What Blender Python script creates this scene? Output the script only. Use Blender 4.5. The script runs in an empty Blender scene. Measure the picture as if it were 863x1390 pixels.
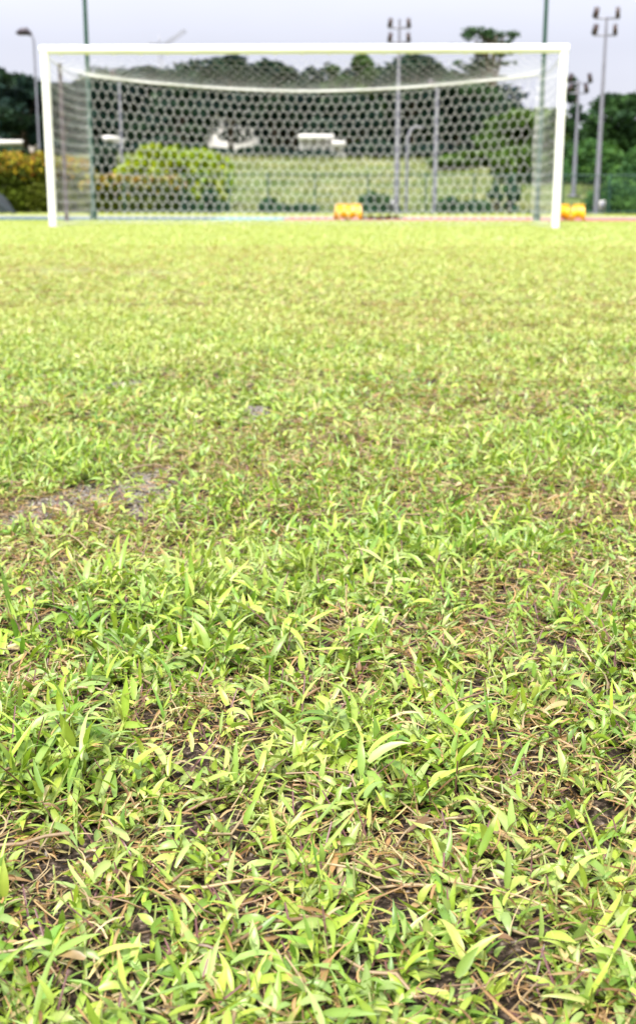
import bpy, math, random
import numpy as np
from mathutils import Vector, Matrix

rng = np.random.default_rng(7)
random.seed(7)
scene = bpy.context.scene
COL = scene.collection

# ------------------------------------------------------------------ camera model
F, CY, CX, PITCH, ROLL, HC = 1572.26, 650.0, 431.5, 0.2353, 0.0022, 0.38
W0, H0 = 863.0, 1390.0

def at(px, py, Y):
    """point on the vertical plane y = Y that the photograph shows at (px, py)"""
    u, v = (px - CX), -(py - CY)
    c, s = math.cos(ROLL), math.sin(ROLL)
    u, v = (u * c - v * s) / F, (u * s + v * c) / F
    dy = math.cos(PITCH) + v * math.sin(PITCH)
    dz = -math.sin(PITCH) + v * math.cos(PITCH)
    k = Y / dy
    return Vector((u * k, Y, HC + dz * k))

def gp(px, py):
    """ground point seen at (px, py)"""
    p = at(px, py, 1.0)
    k = HC / (HC - p.z)
    return (p.x * k, k)

# ------------------------------------------------------------------ materials
def new_mat(name):
    m = bpy.data.materials.new(name)
    m.use_nodes = True
    nt = m.node_tree
    b = nt.nodes.get('Principled BSDF')
    return m, nt, b

def N(nt, typ, **kw):
    n = nt.nodes.new(typ)
    for k, v in kw.items():
        setattr(n, k, v)
    return n

def paint(name, col, rough=0.5, metal=0.0, scale=6.0, amt=0.12, bump=0.0, grime=None):
    m, nt, b = new_mat(name)
    tc = N(nt, 'ShaderNodeTexCoord')
    nz = N(nt, 'ShaderNodeTexNoise'); nz.inputs['Scale'].default_value = scale
    nz.inputs['Detail'].default_value = 6
    nt.links.new(tc.outputs['Object'], nz.inputs['Vector'])
    rp = N(nt, 'ShaderNodeValToRGB')
    d = grime if grime else tuple(c * (1 - 2.2 * amt) for c in col)
    rp.color_ramp.elements[0].position = 0.3; rp.color_ramp.elements[0].color = (*d, 1)
    rp.color_ramp.elements[1].position = 0.6; rp.color_ramp.elements[1].color = (*[min(1, c * (1 + amt * .5)) for c in col], 1)
    nt.links.new(nz.outputs['Fac'], rp.inputs['Fac'])
    nt.links.new(rp.outputs['Color'], b.inputs['Base Color'])
    b.inputs['Roughness'].default_value = rough
    b.inputs['Metallic'].default_value = metal
    if bump:
        bp = N(nt, 'ShaderNodeBump'); bp.inputs['Strength'].default_value = bump
        nt.links.new(nz.outputs['Fac'], bp.inputs['Height'])
        nt.links.new(bp.outputs['Normal'], b.inputs['Normal'])
    return m

def leaf_mat(name, transl=0.25, rough=0.5, spec=.5):
    m, nt, b = new_mat(name)
    at_ = N(nt, 'ShaderNodeAttribute', attribute_name='col')
    nz = N(nt, 'ShaderNodeTexNoise'); nz.inputs['Scale'].default_value = 180
    mx = N(nt, 'ShaderNodeMix', data_type='RGBA', blend_type='MULTIPLY')
    rp = N(nt, 'ShaderNodeValToRGB')
    rp.color_ramp.elements[0].color = (.78, .8, .72, 1); rp.color_ramp.elements[1].color = (1.1, 1.1, 1.1, 1)
    tc = N(nt, 'ShaderNodeTexCoord')
    nt.links.new(tc.outputs['Object'], nz.inputs['Vector'])
    nt.links.new(nz.outputs['Fac'], rp.inputs['Fac'])
    mx.inputs[0].default_value = 1
    nt.links.new(at_.outputs['Color'], mx.inputs[6]); nt.links.new(rp.outputs['Color'], mx.inputs[7])
    nt.links.new(mx.outputs[2], b.inputs['Base Color'])
    b.inputs['Roughness'].default_value = rough
    b.inputs['Specular IOR Level'].default_value = spec
    tr = N(nt, 'ShaderNodeBsdfTranslucent')
    g = N(nt, 'ShaderNodeMix', data_type='RGBA', blend_type='MULTIPLY'); g.inputs[0].default_value = 1
    g.inputs[7].default_value = (1.05, 1.15, .5, 1)
    nt.links.new(mx.outputs[2], g.inputs[6]); nt.links.new(g.outputs[2], tr.inputs['Color'])
    ms = N(nt, 'ShaderNodeMixShader'); ms.inputs[0].default_value = transl
    out = nt.nodes.get('Material Output')
    nt.links.new(b.outputs[0], ms.inputs[1]); nt.links.new(tr.outputs[0], ms.inputs[2])
    nt.links.new(ms.outputs[0], out.inputs['Surface'])
    return m

M = {}
M['white_paint'] = paint('white_paint', (.74, .74, .75), .35, scale=3, amt=.03, grime=(.70, .69, .66))
M['net'] = paint('net_string', (.66, .66, .68), .8, scale=20, amt=.08)
M['rope'] = paint('rope', (.50, .50, .50), .9, scale=30, amt=.12)
M['grey_metal'] = paint('grey_metal', (.19, .19, .235), .45, .3, scale=4, amt=.08)
M['dark_metal'] = paint('dark_metal', (.045, .035, .05), .5, .3, scale=5, amt=.15)
M['rust_steel'] = paint('rust_steel', (.07, .055, .075), .7, .2, scale=9, amt=.2, grime=(.06, .035, .03))
M['green_paint'] = paint('green_paint', (.016, .058, .045), .5, scale=3, amt=.12)
M['green_wire'] = paint('green_wire', (.02, .07, .045), .6, scale=3, amt=.1)
M['yellow_plastic'] = paint('yellow_plastic', (.70, .39, .003), .45, scale=14, amt=.1)
M['bark'] = paint('bark', (.09, .065, .045), .95, scale=5, amt=.3, bump=.6)
M['pale_wall'] = paint('pale_wall', (.62, .60, .58), .85, scale=1.2, amt=.08)
M['cream_wall'] = paint('cream_wall', (.42, .38, .34), .85, scale=1.2, amt=.08)
M['roof_grey'] = paint('roof_grey', (.36, .34, .34), .8, scale=1.5, amt=.1)
M['roof_tile'] = paint('roof_tile', (.20, .10, .07), .85, scale=2, amt=.2)
M['glass'] = paint('window_glass', (.06, .08, .10), .12, scale=1, amt=.1)
M['lamp_glass'] = paint('lamp_glass', (.07, .045, .045), .15, scale=6, amt=.1)
M['brown_wood'] = paint('brown_wood', (.035, .02, .014), .9, scale=12, amt=.3)
M['tarp'] = paint('tarp', (.006, .014, .02), .6, scale=3, amt=.2)
M['crane_haze'] = paint('crane_haze', (.27, .27, .31), .5, scale=1, amt=.05)  # distance haze is put into the crane's pale colour
M['teal_line'] = paint('white_line', (.62, .62, .60), .7, scale=4, amt=.1)
M['leaf'] = leaf_mat('foliage', .18, .6, .08)
M['blade'] = leaf_mat('grass_blade', .30, .40, .5)

# ------------------------------------------------------------------ mesh helpers
def mesh_np(name, V, faces, mat, parent=None, col=None, smooth=False):
    """V (n,3); faces: list of int arrays (m,k)"""
    me = bpy.data.meshes.new(name)
    V = np.asarray(V, dtype=np.float32)
    me.vertices.add(len(V)); me.vertices.foreach_set('co', V.ravel())
    loops = np.concatenate([np.asarray(f, dtype=np.int32).ravel() for f in faces])
    sizes = np.concatenate([np.full(len(f), np.asarray(f).shape[1], dtype=np.int32) for f in faces])
    starts = np.concatenate([[0], np.cumsum(sizes)[:-1]]).astype(np.int32)
    me.loops.add(len(loops)); me.loops.foreach_set('vertex_index', loops)
    me.polygons.add(len(sizes)); me.polygons.foreach_set('loop_start', starts)
    try:
        me.polygons.foreach_set('loop_total', sizes)
    except Exception:
        pass
    me.update(calc_edges=True)
    if smooth:
        me.polygons.foreach_set('use_smooth', np.ones(len(sizes), dtype=bool))
    if col is not None:
        a = me.color_attributes.new('col', 'FLOAT_COLOR', 'POINT')
        c = np.ones((len(V), 4), dtype=np.float32); c[:, :3] = col
        a.data.foreach_set('color', c.ravel())
    me.materials.append(mat)
    o = bpy.data.objects.new(name, me)
    COL.objects.link(o)
    if parent: o.parent = parent
    return o

class MB:
    def __init__(s): s.v = []; s.f3 = []; s.f4 = []; s.n = 0
    def add(s, V, F):
        V = np.asarray(V, float)
        s.v.append(V)
        for f in F:
            (s.f4 if len(f) == 4 else s.f3).append([i + s.n for i in f])
        s.n += len(V)
    def box(s, c, size, rot=None, taper=1.0):
        x, y, z = [k / 2 for k in size]
        V = np.array([[sx * x * (taper if sz > 0 else 1), sy * y * (taper if sz > 0 else 1), sz * z] for sz in (-1, 1) for sy in (-1, 1) for sx in (-1, 1)])
        if rot is not None: V = V @ np.array(rot.to_3x3()).T
        V = V + np.array(c)
        s.add(V, [(0, 2, 3, 1), (4, 5, 7, 6), (0, 1, 5, 4), (2, 6, 7, 3), (0, 4, 6, 2), (1, 3, 7, 5)])
    def tube(s, pts, r, k=8, cap=True):
        P = np.array([list(p) for p in pts], float)
        n = len(P); r = np.full(n, r) if np.isscalar(r) else np.asarray(r, float)
        T = np.gradient(P, axis=0); T /= (np.linalg.norm(T, axis=1)[:, None] + 1e-12)
        ref = np.array([0, 0, 1.0]) if abs(T[0][2]) < .9 else np.array([1.0, 0, 0])
        V = []
        for i in range(n):
            a = np.cross(T[i], ref); a /= np.linalg.norm(a) + 1e-12
            b = np.cross(T[i], a)
            for j in range(k):
                t = 2 * math.pi * j / k
                V.append(P[i] + r[i] * (math.cos(t) * a + math.sin(t) * b))
        Fc = [(i * k + j, i * k + (j + 1) % k, (i + 1) * k + (j + 1) % k, (i + 1) * k + j) for i in range(n - 1) for j in range(k)]
        if cap:
            V.append(P[0]); V.append(P[-1]); a, b = n * k, n * k + 1
            Fc += [(a, (j + 1) % k, j) for j in range(k)] + [(b, (n - 1) * k + j, (n - 1) * k + (j + 1) % k) for j in range(k)]
        s.add(V, Fc)
    def build(s, name, mat, parent=None, smooth=False):
        fs = []
        if s.f4: fs.append(np.array(s.f4))
        if s.f3: fs.append(np.array(s.f3))
        o = mesh_np(name, np.concatenate(s.v), fs, mat, parent, smooth=smooth)
        if smooth:
            try: o.data.set_sharp_from_angle(angle=math.radians(40))
            except Exception: pass
        return o

def tag(o, label=None, cat=None, group=None, kind=None):
    if label: o['label'] = label
    if cat: o['category'] = cat
    if group: o['group'] = group
    if kind: o['kind'] = kind
    return o

def empty(name, loc, rz=0):
    o = bpy.data.objects.new(name, None); COL.objects.link(o)
    o.location = loc; o.rotation_euler = (0, 0, rz)
    return o

def copy_tree(o, parent=None):
    c = o.copy(); COL.objects.link(c)
    if parent: c.parent = parent
    for ch in list(o.children): copy_tree(ch, c)
    return c

# ------------------------------------------------------------------ noise and terrain
_ph = rng.uniform(0, 6.28, (60,)); _an = rng.uniform(0, 6.28, (60,))
def wob(x, y, scale, o=0, n=6):
    x = np.asarray(x, float); y = np.asarray(y, float); r = 0
    for i in range(n):
        j = (o * 7 + i) % 60
        k = (1 + .37 * i) / scale * 2 * math.pi
        r = r + np.sin(k * (x * math.cos(_an[j]) + y * math.sin(_an[j])) + _ph[j] + 1.7 * np.sin(k * .6 * (x * math.sin(_an[j]) - y * math.cos(_an[j])) + j)) / (1 + .25 * i)
    return r / 2.6

def sstep(a, b, t):
    t = np.clip((np.asarray(t, float) - a) / (b - a), 0, 1); return t * t * (3 - 2 * t)

def ground_h(x, y):
    x = np.asarray(x, float); y = np.asarray(y, float)
    near = 1 - sstep(3, 9, y)
    h = near * (.006 * wob(x, y, .9, 1) + .004 * wob(x, y, .25, 2))
    hill = sstep(38, 64, y) * (2.55 + .25 * wob(x, y, 30, 3))
    return h + hill

# patches: (x, y, radius) on the pitch
def ell(px, py, rx, ry=None):
    X, Y = gp(px, py); return (X, Y, rx, ry or rx)
BARE = [ell(192, 664, .06, .10), ell(130, 672, .05, .075), ell(50, 688, .035, .05), ell(15, 708, .025, .03), ell(205, 600, .035, .06),
        ell(350, 563, .035, .06), ell(85, 367, .25, .35), ell(215, 371, .2, .25), ell(765, 893, .022, .02),
        ell(325, 990, .02, .018), ell(560, 990, .016, .014), ell(270, 1030, .02, .015), ell(85, 1165, .016, .016),
        ell(640, 965, .016, .016), ell(20, 350, .3, .4), ell(170, 522, .04, .06)]
BROWN = [ell(690, 880, .085, .07), ell(790, 690, .17, .14), ell(290, 515, .2, .3), ell(560, 430, .25, .5), ell(640, 530, .2, .25),
         ell(430, 590, .1, .12), ell(150, 760, .1, .08), ell(480, 880, .08, .06), ell(85, 367, .6, .7), ell(215, 600, .12, .12),
         ell(60, 690, .10, .08), ell(260, 640, .10, .1), ell(800, 790, .12, .09), ell(450, 930, .06, .05), ell(100, 1140, .05, .05), ell(620, 330, .8, .8),
         ell(250, 1000, .05, .05), ell(560, 1150, .04, .04), ell(740, 1060, .05, .05), ell(30, 930, .05, .05)]
LUSH = [ell(590, 745, .13, .10), ell(330, 800, .14, .09), ell(230, 880, .1, .07), ell(160, 480, .5, .6), ell(60, 630, .2, .18), ell(350, 900, .09, .06),
        ell(820, 620, .25, .2), ell(330, 560, .2, .2), ell(530, 1050, .06, .05), ell(60, 1060, .06, .05)]
def patch(lst, x, y):
    r = np.zeros_like(x)
    w = 1 + .35 * wob(x, y, .12, 4)
    for (X, Y, a, b) in lst:
        d = np.sqrt(((x - X) / a) ** 2 + ((y - Y) / b) ** 2)
        r = np.maximum(r, np.clip((1.3 * w - d + (.32 * wob(x, y, .045, 15) if lst is BARE else 0)) / .5, 0, 1))
    return r
def brown_map(x, y):
    near = 1 - sstep(2, 8, y)
    b = .25 - .04 * sstep(1.6, 4, y) + .16 * wob(x, y, .35, 5) * near + .12 * wob(x, y, 1.6, 6) + .08 * wob(x, y, 5.5, 8)
    b = b + .12 * (1 - sstep(.7, 1.3, y)) + .2 * np.clip(wob(x, y, .16, 14), 0, 1) * (1 - sstep(1.5, 3, y))
    return np.clip(b + (.42 - .2 * sstep(1.3, 2.5, y)) * patch(BROWN, x, y) - .35 * patch(LUSH, x, y), 0, 1)

# ------------------------------------------------------------------ ground sheet
def build_ground():
    xs = np.concatenate([-np.geomspace(400, 1.3, 45), np.arange(-1.27, 1.28, .016), np.geomspace(1.3, 400, 45)])
    ys = np.concatenate([[-60, -20, -8, -3, -1, -.3], np.arange(.0, 3.0, .016), np.geomspace(3.02, 34, 40), np.arange(36, 70, 2), np.geomspace(75, 900, 20)])
    X, Y = np.meshgrid(xs, ys)
    Z = ground_h(X, Y) + np.where((Y < 3.1) & (Y > -.1) & (abs(X) < 1.3), rng.normal(0, .0014, X.shape) + .002 * wob(X, Y, .05, 7), 0)
    n, m = len(ys), len(xs)
    idx = np.arange(n * m).reshape(n, m)
    f = np.stack([idx[:-1, :-1].ravel(), idx[:-1, 1:].ravel(), idx[1:, 1:].ravel(), idx[1:, :-1].ravel()], 1)
    bare = patch([q for q in BARE if q[1] > 1.2], X.ravel(), Y.ravel()); gc = np.stack([bare] * 3, 1)
    mt, nt, b = new_mat('turf_soil')
    tc = N(nt, 'ShaderNodeTexCoord')
    sep = N(nt, 'ShaderNodeSeparateXYZ'); nt.links.new(tc.outputs['Object'], sep.inputs[0])
    def noise(sc, det=8, dist=0):
        z = N(nt, 'ShaderNodeTexNoise'); z.inputs['Scale'].default_value = sc; z.inputs['Detail'].default_value = det
        z.inputs['Distortion'].default_value = dist
        nt.links.new(tc.outputs['Object'], z.inputs['Vector']); return z
    def ramp(fac, stops):
        r = N(nt, 'ShaderNodeValToRGB'); e = r.color_ramp.elements
        while len(e) < len(stops): e.new(.5)
        for k, (p, c) in enumerate(stops): e[k].position = p; e[k].color = (*c, 1)
        nt.links.new(fac, r.inputs['Fac']); return r
    def mix(fac, a, c):
        x = N(nt, 'ShaderNodeMix', data_type='RGBA')
        if isinstance(fac, float): x.inputs[0].default_value = fac
        else: nt.links.new(fac, x.inputs[0])
        nt.links.new(a, x.inputs[6]); nt.links.new(c, x.inputs[7]); return x.outputs[2]
    def rng_(sock, a, c):
        r = N(nt, 'ShaderNodeMapRange'); r.inputs['From Min'].default_value = a; r.inputs['From Max'].default_value = c
        nt.links.new(sock, r.inputs['Value']); return r.outputs['Result']
    soil = ramp(noise(260).outputs['Fac'], [(.35, (.009, .007, .005)), (.50, (.030, .021, .015)), (.62, (.09, .065, .048)), (.74, (.24, .20, .17))])
    turf = ramp(noise(3.1).outputs['Fac'], [(.35, (.15, .19, .03)), (.5, (.22, .26, .05)), (.65, (.28, .25, .11))])
    hillc = ramp(noise(.35, 10, .6).outputs['Fac'], [(.32, (.06, .09, .025)), (.46, (.10, .13, .04)), (.6, (.15, .155, .06)), (.75, (.10, .13, .04))])
    tufts = ramp(noise(4.5, 8).outputs['Fac'], [(.35, (.55, .6, .5)), (.65, (1.25, 1.2, 1.15))])
    mm = N(nt, 'ShaderNodeMix', data_type='RGBA', blend_type='MULTIPLY'); mm.inputs[0].default_value = .8
    nt.links.new(hillc.outputs[0], mm.inputs[6]); nt.links.new(tufts.outputs[0], mm.inputs[7])
    ba = N(nt, 'ShaderNodeAttribute', attribute_name='col')
    dusty = ramp(noise(220).outputs['Fac'], [(.36, (.03, .025, .022)), (.48, (.12, .105, .09)), (.66, (.30, .275, .26))])
    soil_out = mix(ba.outputs['Fac'], soil.outputs[0], dusty.outputs[0])
    ab = N(nt, 'ShaderNodeMath', operation='ABSOLUTE'); nt.links.new(sep.outputs['X'], ab.inputs[0])
    sd_ = rng_(ab.outputs[0], 1.3, 3.5)
    mxm = N(nt, 'ShaderNodeMath', operation='MAXIMUM'); nt.links.new(sd_, mxm.inputs[0]); nt.links.new(rng_(sep.outputs['Y'], 2.5, 9.0), mxm.inputs[1])
    c1 = mix(mxm.outputs[0], soil_out, turf.outputs[0])
    c2 = mix(rng_(sep.outputs['Y'], 33.0, 37.0), c1, mm.outputs[2])
    nt.links.new(c2, b.inputs['Base Color']); b.inputs['Roughness'].default_value = .95
    b.inputs['Specular IOR Level'].default_value = .15
    bp = N(nt, 'ShaderNodeBump'); bp.inputs['Strength'].default_value = .7; bp.inputs['Distance'].default_value = .004
    nt.links.new(noise(140).outputs['Fac'], bp.inputs['Height']); nt.links.new(bp.outputs[0], b.inputs['Normal'])
    V = np.stack([X.ravel(), Y.ravel(), Z.ravel()], 1)
    tag(mesh_np('ground', V, [f], mt, smooth=True, col=gc), kind='structure')
build_ground()

# ------------------------------------------------------------------ grass
class Blades:
    def __init__(s): s.V = []; s.F = []; s.C = []; s.n = 0
    def add(s, P, az, e0, bend, L, Wd, nseg, col, fold=.18, roll=None, prof=None, tipc=None, tipw=0.0, rib=True, curl=None):
        n = len(az)
        if n == 0: return
        t = np.linspace(0, 1, nseg + 1)
        if prof is None:
            prof = np.interp(t, [0, .12, .35, .6, .82, 1], [.45, .9, 1, .78, .36, .02])
        e = e0[:, None] - bend[:, None] * t[None]
        a = az[:, None] + (0 if curl is None else curl[:, None] * t[None])
        ce, se, ca, sa = np.cos(e), np.sin(e), np.cos(a), np.sin(a)
        d = np.stack([ce * ca, ce * sa, se], -1)
        st = (L / nseg)[:, None, None]
        mid = (d[:, 1:] + d[:, :-1]) * .5
        pts = np.concatenate([np.zeros((n, 1, 3)), np.cumsum(mid * st, 1)], 1) + P[:, None]
        g = ground_h(pts[..., 0], pts[..., 1])
        pts[..., 2] = np.maximum(pts[..., 2], g + .0015)
        if roll is None: roll = rng.normal(0, .45, n)
        nn = np.stack([-se * ca, -se * sa, ce], -1)
        sd = np.stack([-sa, ca, np.zeros_like(sa)], -1)
        cr, sr = np.cos(roll)[:, None, None], np.sin(roll)[:, None, None]
        side = sd * cr + nn * sr; nor = nn * cr - sd * sr
        w = (Wd[:, None] * prof[None])[..., None] * .5
        k = 3 if rib else 2
        if rib:
            Vv = np.stack([pts - side * w + nor * w * fold * 2, pts, pts + side * w + nor * w * fold * 2], 2)
        else:
            Vv = np.stack([pts - side * w, pts + side * w], 2)
        C = np.repeat(col[:, None, :], nseg + 1, 1)
        if tipc is not None:
            tw = (np.clip((t[None] - (1 - tipw[:, None])) / .15, 0, 1))[..., None]
            C = C * (1 - tw) + tipc[:, None, :] * tw
        C = np.repeat(C[:, :, None, :], k, 2)
        if rib: C[:, :, 1] *= 1.12
        base = s.n + np.arange(n)[:, None, None] * (nseg + 1) * k + np.arange(nseg)[None, :, None] * k + np.arange(k - 1)[None, None, :]
        F_ = np.stack([base, base + 1, base + k + 1, base + k], -1).reshape(-1, 4)
        s.V.append(Vv.reshape(-1, 3)); s.C.append(C.reshape(-1, 3)); s.F.append(F_); s.n += n * (nseg + 1) * k

GREENS = np.array([(.270, .385, .038), (.215, .345, .036), (.285, .410, .048), (.125, .245, .032), (.275, .380, .115), (.325, .415, .052), (.230, .350, .090), (.160, .280, .038)])
STRAWS = np.array([(.52, .35, .17), (.38, .22, .09), (.60, .46, .28), (.22, .115, .05), (.48, .28, .12), (.56, .46, .20)])

def line_paint(x, y):
    """faded white pitch markings: goal line and goal-area line"""
    yg = 17.55 - .0375 * (x + .24)
    fade = np.clip(.55 + .5 * wob(x, y, 1.3, 9), 0, 1)
    p = np.where(abs(y - yg) < .055, .55 * fade, 0)
    p = np.maximum(p, np.where((abs(y - (yg - 5.0)) < .06) & (abs(x) < 9.4), fade * np.clip((x - .2) / 3, .06, .75), 0))
    return p

def cols(n, x, y, b):
    c = GREENS[rng.integers(0, len(GREENS), n)] * rng.uniform(.72, 1.18, (n, 1))
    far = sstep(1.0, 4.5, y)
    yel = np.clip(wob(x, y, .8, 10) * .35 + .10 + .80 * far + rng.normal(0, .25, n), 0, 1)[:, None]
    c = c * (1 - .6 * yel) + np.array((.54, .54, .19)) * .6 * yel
    isb = rng.random(n) < b * .72
    s = STRAWS[rng.integers(0, len(STRAWS), n)] * rng.uniform(.5, .95, (n, 1))
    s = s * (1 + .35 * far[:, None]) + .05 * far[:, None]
    c = np.where(isb[:, None], s, c)
    lp = line_paint(x, y)
    return np.where((rng.random(n) < lp)[:, None], np.array((.72, .72, .66)), c), isb

def scatter(y0, y1, dens, margin, slope=.30):
    A = 0; out = []
    ys = np.linspace(y0, y1, 25)
    for a, b in zip(ys[:-1], ys[1:]):
        hw = slope * b + margin
        n = int(2 * hw * (b - a) * dens)
        out.append(np.stack([rng.uniform(-hw, hw, n), rng.uniform(a, b, n)], 1))
    p = np.concatenate(out)
    return p[:, 0], p[:, 1]

G = Blades()
def zone(y0, y1, shoot_dens, leaves, margin, nseg, rib, Lm, Wm, stems=False, hmul=1.0, up=.50, inner=None):
    x, y = scatter(y0, y1, shoot_dens, margin)
    if inner is not None:
        k_ = (np.abs(x) > .30 * y + inner) | (y < .22); x, y = x[k_], y[k_]
    b = brown_map(x, y); bare = patch(BARE, x, y)
    clump = np.clip(.70 + .62 * wob(x, y, .075, 11) * (1 - float(y0 > 4)), .20, 1)
    keep = rng.random(len(x)) < (1 - .88 * bare) * clump * (1 - .15 * b)
    x, y, b = x[keep], y[keep], b[keep]
    lush = patch(LUSH, x, y)
    n = len(x)
    a0 = rng.uniform(0, 6.283, n); vig = rng.uniform(.65, 1.2, n) * (1 + .3 * lush * (1 - sstep(1.2, 2.5, y))) * (1 - .25 * b)
    H = rng.uniform(.001, .026, n) * vig * hmul
    gz = ground_h(x, y)
    lean = rng.uniform(0, .6, n)
    for k in range(leaves):
        fr = (k + .5) / leaves
        az = a0 + k * 2.6 + rng.normal(0, .5, n)
        P = np.stack([x + np.cos(a0) * lean * H * fr, y + np.sin(a0) * lean * H * fr, gz + H * fr], 1)
        e0 = rng.normal(up, .38, n) + .35 * (k == leaves - 1)
        bend = rng.normal(.75, .45, n)
        L = Lm * vig * rng.uniform(.42, 1.15, n)
        big = (rng.random(n) < .05)
        L = np.where(big, L * 1.6, L)
        Wd = Wm * rng.uniform(.55, 1.3, n) * (.6 + .4 * vig)
        c, isb = cols(n, x, y, b)
        thin = isb & (rng.random(n) < .93)
        Wd = np.where(thin, Wd * .38, Wd); e0 = np.where(isb, e0 * .35, e0)
        tw = np.where(rng.random(n) < .16, rng.uniform(.1, .45, n), 0.0)
        tc = STRAWS[rng.integers(0, len(STRAWS), n)]
        G.add(P, az, e0, bend, L, Wd, nseg, c, rib=rib, tipc=tc, tipw=tw, fold=.16, curl=rng.normal(0, .35, n))
    if stems:
        c = np.where(rng.random((n, 1)) < .35, np.array((.20, .09, .10)), np.array((.24, .28, .07))) * rng.uniform(.7, 1.1, (n, 1))
        G.add(np.stack([x, y, gz], 1), a0, np.full(n, 1.3) - lean, np.full(n, .2), H * 1.25 + .006, np.full(n, .0014), 2, c, rib=True, prof=np.array([1, .9, .7]))

zone(.22, 1.05, 17500, 4, .65, 5, True, .0250, .0046, True)
zone(1.05, 1.9, 17500, 4, .7, 4, True, .0215, .0044, True, hmul=.85, up=.5)
zone(1.9, 4.2, 12000, 4, .75, 3, False, .0215, .0052, hmul=.75, up=.45)
zone(4.2, 9.5, 4200, 3, 1.0, 2, False, .026, .0075, hmul=.6, up=.35)
zone(9.5, 23.6, 1050, 3, 2.2, 2, False, .031, .0125, hmul=.5, up=.3)
# the same turf carries on to both sides and behind
zone(-1.2, 1.9, 9500, 3, 3.0, 3, False, .0255, .0075, up=.45, inner=.65)
zone(1.9, 4.2, 6500, 3, 3.2, 2, False, .0255, .0075, hmul=.75, up=.4, inner=.72)
zone(4.2, 9.5, 2200, 3, 4.0, 2, False, .030, .0105, hmul=.6, up=.35, inner=1.0)
zone(9.5, 23.6, 380, 3, 7.0, 2, False, .038, .018, hmul=.5, up=.3, inner=2.2)
zone(28.3, 35.5, 150, 3, 3.0, 2, False, .07, .018, hmul=1.5)
grass = mesh_np('grass', np.concatenate(G.V), [np.concatenate(G.F)], M['blade'], col=np.concatenate(G.C), smooth=True)
tag(grass, 'short patchy yellow green turf of broad grass blades covering the pitch', 'grass', kind='stuff')
print('grass verts', G.n)

# creeping dry runners and dead straw lying between the blades
S = Blades()
def straw(y0, y1, dens, margin, nseg, Lr, wr, zmax=.014):
    x, y = scatter(y0, y1, dens, margin)
    b = brown_map(x, y) - .5 * patch(BARE, x, y)
    keep = rng.random(len(x)) < np.clip(.3 + 1.0 * b, 0, 1); x, y = x[keep], y[keep]; n = len(x)
    c = STRAWS[rng.integers(0, len(STRAWS), n)] * rng.uniform(.35, 1.05, (n, 1))
    P = np.stack([x, y, ground_h(x, y) + rng.uniform(.001, zmax, n)], 1)
    S.add(P, rng.uniform(0, 6.283, n), rng.normal(.12, .22, n), rng.normal(.15, .3, n), rng.uniform(*Lr, n), rng.uniform(*wr, n), nseg, c,
          rib=True, fold=.5, prof=np.interp(np.linspace(0, 1, nseg + 1), [0, .5, 1], [1, .9, .5]), curl=rng.normal(0, 1.1, n))
straw(.22, 1.9, 15000, .7, 4, (.006, .034), (.0006, .0017))
straw(1.9, 4.5, 5000, .9, 3, (.012, .045), (.0012, .0030))
straw(4.5, 10, 700, 1.2, 3, (.02, .06), (.003, .006))
# thicker jointed runners
rx, ry = scatter(.25, 2.4, 240, .6)
for X, Y in zip(rx, ry):
    m_ = rng.integers(3, 6); a = rng.uniform(0, 6.28); p = np.array([X, Y]); z = rng.uniform(.004, .019)
    c = np.array([(.36, .25, .15), (.44, .33, .20), (.26, .16, .09)][rng.integers(0, 3)]) * rng.uniform(.8, 1.15)
    pts = []
    for i in range(m_):
        pts.append((p[0], p[1], float(ground_h(p[0], p[1])) + z)); a += rng.normal(0, .38); p = p + .014 * np.array([math.cos(a), math.sin(a)]); z = max(.002, z + rng.normal(0, .003))
    pts = np.array(pts); T = np.gradient(pts, axis=0); T /= np.linalg.norm(T, axis=1)[:, None]
    r = rng.uniform(.0004, .0011); k = 5
    a_ = np.cross(T, [0, 0, 1.0]); a_ /= np.linalg.norm(a_, axis=1)[:, None]; b_ = np.cross(T, a_)
    th = np.arange(k) * 2 * math.pi / k
    V = pts[:, None] + r * rng.uniform(.75, 1.3, (m_, 1, 1)) * (np.cos(th)[None, :, None] * a_[:, None] + np.sin(th)[None, :, None] * b_[:, None])
    i, j = np.meshgrid(np.arange(m_ - 1), np.arange(k), indexing='ij')
    Fc = np.stack([i * k + j, i * k + (j + 1) % k, (i + 1) * k + (j + 1) % k, (i + 1) * k + j], -1).reshape(-1, 4) + S.n
    S.V.append(V.reshape(-1, 3)); S.F.append(Fc); S.C.append(np.tile(c * 1.0, (m_ * k, 1))); S.n += m_ * k
dry = mesh_np('dry_grass', np.concatenate(S.V), [np.concatenate(S.F)], M['blade'], col=np.concatenate(S.C), smooth=True)
tag(dry, 'dead brown straw and creeping dry runners lying between the green blades', 'dry grass', kind='stuff')

# soil crumbs lying in the gaps
x, y = scatter(.25, 2.3, 9000, .4)
keep = rng.random(len(x)) < np.clip(.10 + .25 * brown_map(x, y) + .9 * patch(BARE, x, y), 0, 1); x, y = x[keep], y[keep]; n = len(x)
sz = rng.uniform(.0006, .0024, n) * np.where(rng.random(n) < .08, 1.8, 1)
oc = np.array([(1, 0, 0), (0, 1, 0), (-1, 0, 0), (0, -1, 0), (0, 0, 1), (0, 0, -1)], float)
V = np.stack([x, y, ground_h(x, y) + sz * .4 + .001], 1)[:, None] + oc[None] * sz[:, None, None] * rng.uniform(.55, 1.35, (n, 6, 1)) + rng.normal(0, .12, (n, 6, 3)) * sz[:, None, None]
ft = np.array([(0, 1, 4), (1, 2, 4), (2, 3, 4), (3, 0, 4), (1, 0, 5), (2, 1, 5), (3, 2, 5), (0, 3, 5)])
Fc = (np.arange(n)[:, None, None] * 6 + ft[None]).reshape(-1, 3)
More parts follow.
